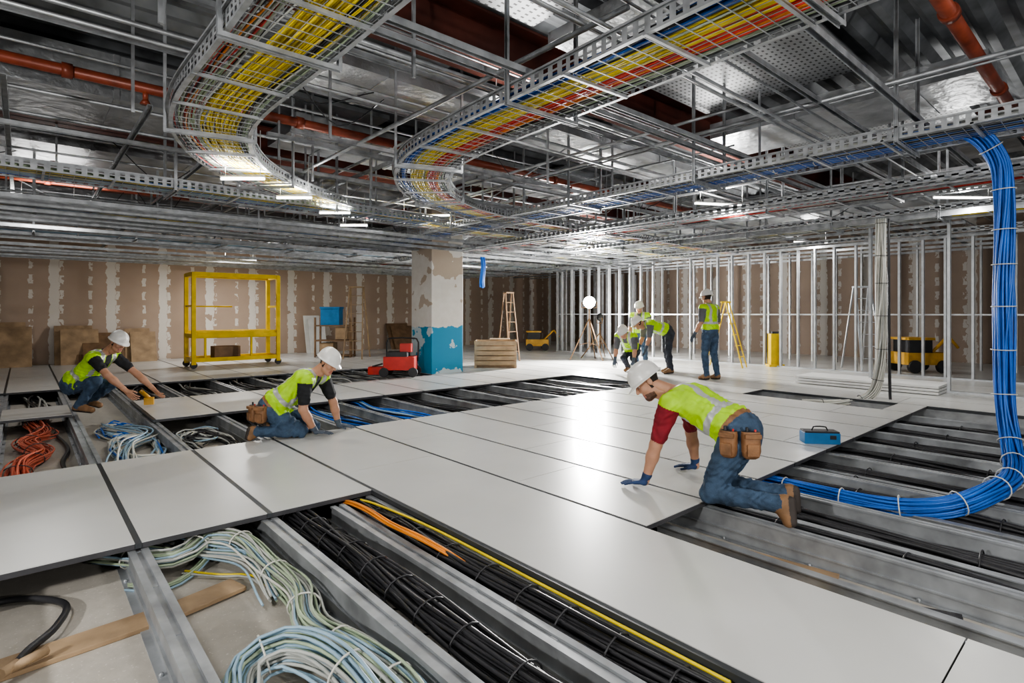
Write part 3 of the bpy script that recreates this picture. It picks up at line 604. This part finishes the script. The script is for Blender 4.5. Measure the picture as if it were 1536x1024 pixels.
def figure(J,face,shirt=blks,glove=glvG,pants=jean,boot=bootM,h=.009,skin=skinA,belt=0,hf=None,upv=(0,0,1),beard=False,hh=.005,sleeve=.85,bulk=1.):
    J={k:np.asarray(v,float) for k,v in J.items()}; pel,neck=J['pel'],J['neck']; e=empty('construction_worker',A(pel[0],pel[1],ZP))
    sp=nrm(neck-pel); ln=np.linalg.norm(neck-pel); rv=J['shR']-J['shL']; rv=nrm(rv-np.dot(rv,sp)*sp); fr=np.cross(sp,rv); M=np.stack([rv,fr,sp])
    T=lambda x,y,t: pel+rv*x+fr*y+sp*t*ln
    bk=bulk; E=lambda c,r,*a: ell(c,A(r[0]*bk,r[1]*bk,r[2]),*a)
    P=[E(T(0,-.005,.72),(.172,.118,.185),'vest',M,.03,.006),E(T(0,.0,.42),(.160,.122,.19),'vest',M,.04,.009),E(T(0,-.01,.14),(.172,.13,.13),'vest',M,.04,.009),
       E(T(-.07,-.05,.80),(.085,.07,.11),'vest',M,.03,.004),E(T(.07,-.05,.80),(.085,.07,.11),'vest',M,.03,.004)]
    P+=[E(pel+A(0,0,0),(.165,.125,.12),'pants',M,.03,.005),ell((pel*2+J['hipL'])/3-fr*.05,(.095,.095,.10),'pants',M,.03,.004),ell((pel*2+J['hipR'])/3-fr*.05,(.095,.095,.10),'pants',M,.03,.004)]
    P.append(cap(T(0,-.01,.93),J['head']-sp*.02,.055,.052,'skin',.03))
    P.append(cap(T(0,-.012,.95),T(0,-.005,1.02),.066,.062,'shirt',.015))
    for s in 'LR':
        sh,el_,wr_,hp,kn,an,to=[J[q+s] for q in('sh','el','wr','hip','kn','an','to')]
        P.append(cap(T(0,-.01,.90),sh,.07,.072*bk,'vest',.04,.003))
        P.append(cap(sh,el_,.055,.045,'skin',.02)); P.append(cap(el_,el_+(wr_-el_)*.35,.046,.047,'skin',.02)); P.append(cap(el_+(wr_-el_)*.3,wr_,.046,.028,'skin',.02))
        P.append(cap(sh,sh+(el_-sh)*sleeve,.070*bk,.062,'shirt',.012,.006))
        P.append(cap(hp,kn,.096*bk,.066,'pants',.03,.009)); P.append(cap(kn,kn+(an-kn)*.35,.066,.064,'pants',.02,.007)); P.append(cap(kn+(an-kn)*.3,an,.064,.052,'pants',.02,.008))
        sdn=nrm(an-kn); P.append(cap(an-sdn*.05,an+sdn*.02,.050,.046,'boot',.008)); fd=nrm(to-an)
        heel=an+sdn*.035-nrm(fd-np.dot(fd,sdn)*sdn)*.02
        P.append(cap(heel,to,.042,.038,'boot',.02)); P.append(cap(an,an*.45+to*.55,.045,.042,'boot',.02)); off=sdn*.028
        P.append(cap(heel+off,to+off*.6,.034,.032,'sole',.004))
    V,Fq,C,t=sdfmesh(P,h); t=t.astype('<U6'); q=(C-pel)@M.T; tt=q[:,2]/ln; ax=np.abs(q[:,0])
    t[(t=='pants')&(tt>.10)&(ax<.2)&(q[:,1]<.16)]='vest' ; v=t=='vest'
    t[v&(np.abs(tt-.30)<.045)]='silv'; t[v&(np.abs(ax-.095)<.026)&(tt>.34)]='silv'
    t[v&(tt<.03)]='pants'
    if belt: t[((t=='vest')|(t=='silv'))&(tt<.10)&(tt>.0)]='belt'
    t[v&(ax<.05)&(q[:,1]>.02)&(tt>.72)]='shirt'
    emit('body',V,Fq,t,{'vest':hiv,'silv':silv,'pants':pants,'skin':skin,'shirt':shirt,'boot':boot,'sole':soleM,'belt':leat},e)
    headmesh(e,J['head'],face,upv,skin,hh,beard=beard)
    for s,sd in(('L',1),('R',-1)):
        fw,up=(hf[s] if hf else (nrm(J['wr'+s]-J['el'+s]),fr)); hand(e,'hand_'+s,J['wr'+s],fw,up,sd,glove,.0034 if h<.01 else .005,curl=.10 if hf else .3,arm=J['el'+s])
    if belt:
        hz=A(rv[0],rv[1],0); hz=nrm(hz)*belt; bkd=nrm(np.cross((0,0,1),nrm(A(rv[0],rv[1],0))))*-1
        for (aa,wd) in((0.15,.11),(.80,.12)):
            o=nrm(hz*math.cos(aa)+bkd*math.sin(aa)); tg=np.cross(o,(0,0,1)); pouch(e,pel+o*(.19 if aa<.5 else .175)*bulk+A(0,0,-.045)+sp*.01,o,tg,(0,0,1),w=wd)
    return e
def W_(L,D,H): return F(L,D,H+ZP)
dn=A(0,0,-.10)
J=dict(pel=W_(1.60,3.88,.49),neck=W_(1.29,4.28,.70),head=W_(1.045,4.30,.79),shL=W_(1.17,4.12,.65),shR=W_(1.41,4.44,.65),
 elL=W_(1.075,4.16,.34),wrL=W_(1.01,4.22,.045),elR=W_(1.48,4.60,.34),wrR=W_(1.54,4.66,.045),
 hipL=W_(1.52,3.81,.42),hipR=W_(1.65,3.97,.42),knL=W_(1.37,3.86,.075),knR=W_(1.51,4.06,.075),anL=W_(1.72,3.58,.10),anR=W_(1.86,3.80,.10),toL=W_(1.755,3.53,-.0),toR=W_(1.90,3.76,-.0))
figure(J,F(-.85,.0,-.0)+A(0,0,-.66),shirt=mar,glove=glvB,h=.0062,belt=-1,hf={'L':(F(-.9,.3,0)+dn,A(0,0,1)),'R':(F(-.6,.5,0)+dn,A(0,0,1))},upv=F(-.3,.2,0)+A(0,0,1),beard=True,hh=.0038,bulk=1.17,sleeve=.78)
J=dict(pel=W_(-2.58,5.98,.31),neck=W_(-2.14,6.05,.66),head=W_(-1.99,6.03,.79),shR=W_(-2.18,5.88,.61),shL=W_(-2.11,6.22,.61),
 elR=W_(-2.20,5.86,.31),wrR=W_(-2.12,6.0,.045),elL=W_(-2.03,6.32,.32),wrL=W_(-1.99,6.38,.045),
 hipR=W_(-2.55,5.89,.28),hipL=W_(-2.52,6.08,.28),knR=W_(-2.25,5.93,.07),knL=W_(-2.2,6.17,.07),anR=W_(-2.66,5.80,.09),anL=W_(-2.6,6.04,.09),toR=W_(-2.72,5.78,.035),toL=W_(-2.67,6.02,.035))
figure(J,F(.85,-.3,0)+A(0,0,-.5),h=.008,belt=1,hf={'R':(F(.8,.2,0)+dn,A(0,0,1)),'L':(F(.9,.0,0)+dn,A(0,0,1))},upv=F(.3,0,0)+A(0,0,1),bulk=1.12,sleeve=.7)
J=dict(pel=W_(-5.98,7.6,.36),neck=W_(-5.55,7.62,.78),head=W_(-5.36,7.58,.93),shR=W_(-5.60,7.44,.72),shL=W_(-5.56,7.80,.72),
 elR=W_(-5.38,7.40,.50),wrR=W_(-5.16,7.45,.28),elL=W_(-5.28,7.85,.46),wrL=W_(-5.05,7.85,.25),
 hipR=W_(-5.96,7.5,.33),hipL=W_(-5.95,7.7,.33),knR=W_(-5.56,7.45,.42),knL=W_(-5.58,7.78,.34),anR=W_(-5.80,7.45,.08),anL=W_(-5.9,7.78,.10),toR=W_(-5.62,7.45,.03),toL=W_(-5.76,7.78,.04))
figure(J,F(.8,-.3,0)+A(0,0,-.4),h=.009,upv=F(.3,0,0)+A(0,0,1),bulk=1.12,sleeve=.6,glove=skinA)
def stand(L,D,hx,hy,lean=0,sc=1.,shirt=grys,arms=.1,pants=jean,crouch=0):
    f=nrm(A(hx,hy)); r=A(f[1],-f[0])
    def q(x,y,z): return W_(L+(r[0]*x+f[0]*y)*sc,D+(r[1]*x+f[1]*y)*sc,z*sc)
    c,s=math.cos(lean),math.sin(lean); hz=.93-crouch
    def u(x,y,z): return q(x,y*c+z*s,hz+z*c-y*s)
    J=dict(pel=u(0,0,.05),neck=u(0,0,.55),head=u(0,.05,.72),shL=u(-.185,0,.50),shR=u(.185,0,.50),hipL=q(-.09,0,hz-.04),hipR=q(.09,0,hz-.04),
      knL=q(-.11,.04+crouch*.5,.50-crouch*.4),knR=q(.11,.0+crouch*.6,.50-crouch*.4),anL=q(-.12,-.02,.10),anR=q(.12,-.08,.10),toL=q(-.14,.13,.04),toR=q(.14,.07,.04))
    for sd,x in(('L',-1),('R',1)):
        sh=u(x*.185,0,.5)
        if lean<.5: J['el'+sd]=u(x*.25,-.02+arms*.2,.22); J['wr'+sd]=u(x*.25,.08+arms,-.02)
        else:
            J['el'+sd]=sh+ (q(x*.03,.03,0)-q(0,0,0))-A(0,0,.29); J['wr'+sd]=J['el'+sd]+(q(0,.08,0)-q(0,0,0))-A(0,0,.24)
    fc=F(f[0],f[1],0)+A(0,0,-.15-lean*.5)
    figure(J,fc,shirt=shirt,pants=pants,h=.0115,hh=.007,upv=A(0,0,1)+fc*.3*(lean>.3),bulk=1.1)
stand(3.95,11.1,-.5,.85,.05)
stand(3.45,12.3,-.9,-.1,1.25,pants=jeanD)
stand(2.72,12.6,-.5,-.8,.9,crouch=.42,pants=jeanD)
stand(3.15,13.6,-.4,-.9,.25,shirt=grys,sc=.98,crouch=.12)
# ---------------------------------------------------------------- props
def G0(name,mats,fn,bevel=.004):
    mb=MB(); fn(mb); return mb.build(name,mats,bevel=bevel)
def cart(mb):
    x0,x1,y0,y1,z=3.06,5.02,15.0,15.8,ZP
    for x in(x0,x1):
        for y in(y0,y1): mb.beam((x,y,z+.16),(x,y,z+2.3),.09,.09,0); mb.tube([(x,y-.03,z+.08),(x,y+.03,z+.08)],.08,14,1); mb.box(x-.05,x+.05,y-.04,y+.04,z+.09,z+.17,0)
    for zz in(.2,.78,2.27):
        for y in(y0,y1): mb.beam((x0,y,z+zz),(x1,y,z+zz),.07,.10,0)
        for x in(x0,x1): mb.beam((x,y0,z+zz),(x,y1,z+zz),.07,.10,0)
    mb.box(x0,x1,y0,y1,z+.16,z+.2,0); mb.box(x0,x1,y0,y1,z+.72,z+.76,0)
    mb.box(x0,x1,y0-.01,y0+.02,z+.76,z+.90,0); mb.box(x0,x1,y1-.02,y1+.01,z+.76,z+.90,0)
    mb.beam((x0,y1,z+1.5),(x1-.9,y1,z+1.5),.04,.04,0)
    for x in(x0+.25,x0+1.3): mb.beam((x,y0,z+.2),(x,y0,z+.78),.05,.05,0)
    mb.box(x0+.5,x0+1.1,y0+.2,y0+.6,z+.2,z+.5,2)
    for x in(x0,x1): mb.beam((x,y0,z+1.5),(x,y1,z+1.5),.05,.05,0)
G0('yellow_material_cart',[yelP,blkP,woodD],cart)
def gen(mb):
    c=F(-2.35,11.75,ZP); r=F(1,0,0);f=F(0,1,0)
    mb.ob(c+A(0,0,.28),r*.32,f*.22,A(0,0,.14),0); mb.ob(c+A(0,0,.46)-r*.05,r*.22,f*.18,A(0,0,.06),1)
    for s in(-1,1):
        for q in(-1,1): mb.tube([c+r*.3*s+f*.2*q+A(0,0,.1),c+r*.3*s+f*.26*q+A(0,0,.1)],.1,14,1)
        mb.tube(cat([c+r*.33*s+f*.2+A(0,0,.3),c+r*.34*s+f*.2+A(0,0,.7),c+r*.3*s+f*.2+A(0,0,.78),c+A(0,0,.8)+f*.2],.06),.018,6,1)
    mb.ob(c-r*.5+A(0,0,.12),r*.16,f*.14,A(0,0,.08),0); mb.tube([c-r*.6+A(0,0,.2),c-r*.38+A(0,0,.26)],.02,6,1)
    mb.ob(c+r*.12+A(0,0,.6),r*.12,f*.1,A(0,0,.09),0)
G0('red_portable_generator',[redP,blkP],gen,.01)
def crate(mb):
    c=F(-.4,13.8,ZP); r=F(1,0,0);f=F(0,1,0)
    for z in(.12,.24,.36,.48,.60):
        for s in(-1,1): mb.ob(c+f*.35*s+A(0,0,z),r*.5,f*.012,A(0,0,.05),0); mb.ob(c+r*.5*s+A(0,0,z),r*.012,f*.35,A(0,0,.05),0)
    for a in(-1,1):
        for b in(-1,1): mb.ob(c+r*.48*a+f*.33*b+A(0,0,.33),r*.03,f*.03,A(0,0,.33),0)
        mb.ob(c+f*.2*a+A(0,0,.03),r*.52,f*.05,A(0,0,.03),0)
    mb.ob(c+A(0,0,.5),r*.46,f*.3,A(0,0,.05),0); mb.ob(c+r*.1+A(0,0,.68),r*.25,f*.2,A(0,0,.02),0)
G0('wooden_crate',[wood],crate)
def lad(L,D,H,w=.5,spread=.5,mi=0,ang=0):
    def fn(mb):
        c=F(L,D,ZP); r=F(math.cos(ang),math.sin(ang),0);f=F(-math.sin(ang),math.cos(ang),0)
        for q in(-1,1):
            for s in(-1,1): mb.beam(c+r*w/2*s+f*spread*q,c+r*w*.35*s+f*.04*q+A(0,0,H),.04,.025,mi)
            n=int(H/.3)
            if q<0:
                for k in range(1,n+1):
                    t=k/(n+1); mb.beam(c-r*w/2*(1-.3*t)+f*(spread*(1-t)*q)+A(0,0,H*t),c+r*w/2*(1-.3*t)+f*(spread*(1-t)*q)+A(0,0,H*t),.06,.018,mi)
        mb.ob(c+A(0,0,H),r*w*.38,f*.09,A(0,0,.02),mi)
    return fn
G0('step_ladder',[galvB],lad(8.3,13.2,1.95,.5,.4)); G0('step_ladder',[yelP],lad(5.3,13.8,1.6,.35,.45,0,.9)); G0('step_ladder',[wood],lad(-4.6,16.5,2.1,.55,.45)); G0('step_ladder',[woodD],lad(-.1,15.6,1.9,.35,.3,0,.6))
def shelf(mb):
    c=F(-5.4,17,ZP); r=F(1,0,0);f=F(0,1,0)
    for z in(.05,.5,.95):mb.ob(c+A(0,0,z),r*.55,f*.25,A(0,0,.02),0)
    for a in(-1,1):
        for b in(-1,1): mb.ob(c+r*.53*a+f*.23*b+A(0,0,.6),r*.025,f*.025,A(0,0,.6),0)
    mb.ob(c+r*-.1+A(0,0,1.22),r*.28,f*.2,A(0,0,.25),1); mb.ob(c-r*.1+A(0,0,1.49),r*.30,f*.22,A(0,0,.03),1); mb.ob(c-r*.2+A(0,0,.25),r*.2,f*.2,A(0,0,.18),2); mb.ob(c+r*.25+A(0,0,.72),r*.18,f*.2,A(0,0,.18),2)
G0('storage_shelf_with_blue_bin',[woodD,bluP,wood],shelf)
def boards(mb):
    for (x,w,h,mi,t) in[(7.35,.55,1.25,1,.18),(1.0,.8,1.0,0,.2),(1.5,.9,.8,2,.3),(2.4,.6,.9,0,.2),(10.6,.9,.95,2,.25),(11.3,.7,.85,0,.2),(-.4,.9,1.1,0,.2)]:
        mb.ob(A(x,18.72-t,ZP+h/2),A(w/2,0,0),A(0,.012,0),A(0,t*.9,h/2),mi)
        mb.ob(A(x+.12,18.60-t,ZP+h*.45),A(w/2,0,0),A(0,.012,0),A(0,t*.9,h*.45),mi)
G0('leaning_boards',[wood,whtP,woodD],boards)
G0('plywood_stack',[wood,woodD],lambda mb:[mb.ob(A(-.85+.03*(i%3),11.0,ZP+.02+.045*i),A(.5,0,0),A(0,1.1,0),A(0,0,.02),i%2) for i in range(12)])
def tbx(mb):
    c=F(3.15,5.7,ZP); r=F(.98,-.15,0);f=F(.15,.98,0)
    mb.ob(c+A(0,0,.055),r*.17,f*.08,A(0,0,.055),0); mb.ob(c+A(0,0,.118),r*.165,f*.075,A(0,0,.008),1); mb.ob(c+r*.1-f*.081+A(0,0,.07),r*.03,f*.003,A(0,0,.02),1)
    mb.tube(cat([c-r*.08+A(0,0,.12),c-r*.06+A(0,0,.16),c+r*.06+A(0,0,.16),c+r*.08+A(0,0,.12)],.03),.008,6,1)
G0('blue_toolbox',[bluP,blkP],tbx)
def mach(L,D,s):
    def fn(mb):
        c=F(L,D,ZP); r=F(1,0,0);f=F(0,1,0)
        mb.ob(c+A(0,0,.35*s),r*.5*s,f*.35*s,A(0,0,.15*s),0); mb.ob(c+A(0,0,.65*s)-r*.15*s,r*.28*s,f*.3*s,A(0,0,.16*s),1); mb.ob(c+A(0,0,.84*s)-r*.15*s,r*.33*s,f*.33*s,A(0,0,.03*s),0)
        for a in(-1,1):
            for b in(-1,1): mb.tube([c+r*.35*s*a+f*.3*s*b+A(0,0,.16*s),c+r*.35*s*a+f*.4*s*b+A(0,0,.16*s)],.16*s,14,1)
        mb.tube([c+r*.3*s+A(0,0,.45*s),c+r*.75*s+A(0,0,.9*s)],.04*s,8,0); mb.tube([c+r*.75*s+A(0,0,.9*s),c+r*1.0*s+A(0,0,.6*s)],.035*s,8,0)
    return fn
G0('compact_loader',[oraP,blkP],mach(9.2,12.6,.9)); G0('compact_loader',[oraP,blkP],mach(.9,20,.8))
def bar(mb):
    c=F(6.55,13.9,ZP); mb.ob(c+A(0,0,.42),F(.13,0,0),F(0,.1,0),A(0,0,.4),0); mb.ob(c+A(0,0,.03),F(.19,0,0),F(0,.15,0),A(0,0,.03),0); mb.ob(c+A(0,0,.84),F(.08,0,0),F(0,.06,0),A(0,0,.03),1)
G0('yellow_caution_bollard',[yelP,blkP],bar)
G0('panel_stack',[whtP],lambda mb:[mb.ob(F(6.4,10.0,ZP+.03+.05*i),A(.4,0,0),A(0,1.1,0),A(0,0,.02)) for i in range(3)])
def pli(mb):
    c=F(1.62,2.98,.015); mb.tube([c,c+F(.06,.03,0)],.012,6,0); mb.tube([c,c+F(-.07,.0,0)],.008,6,0); mb.tube([c,c+F(-.06,.03,0)],.008,6,0)
G0('yellow_pliers',[yelP],pli,0)
mb=MB(); c=F(-5.15,7.9,ZP+.02); mb.ob(c+A(0,0,.06),F(.05,.03,0),F(-.02,.04,0),A(0,0,.05),0); mb.tube([c+A(0,0,.1),c+F(-.12,0,.0)+A(0,0,.2)],.03,8,0); mb.build('orange_drill',[oraP])
cobj('hanging_blue_cables',lambda mb:[bundle(mb,[(8.6,10.9,3.0),(8.62,10.88,2.7),(8.6,10.9,2.35),(8.65,10.95,2.2)],.06,8,.02,[B,K])])
# ---------------------------------------------------------------- camera, world
cam=bpy.data.cameras.new('camera'); cam.sensor_width=36; cam.lens=835/1536*36; cam.shift_y=-42/1536; cam.clip_start=.05
co=bpy.data.objects.new('camera',cam); co.location=(0,0,CZ); co.rotation_euler=(math.radians(90),0,math.radians(48.7-90)); bpy.context.collection.objects.link(co); bpy.context.scene.camera=co
w=bpy.data.worlds.new('World'); bpy.context.scene.world=w; w.use_nodes=True; w.node_tree.nodes['Background'].inputs[0].default_value=(.85,.90,1,1); w.node_tree.nodes['Background'].inputs[1].default_value=.14
bpy.context.scene.view_settings.look='AgX - Medium High Contrast'
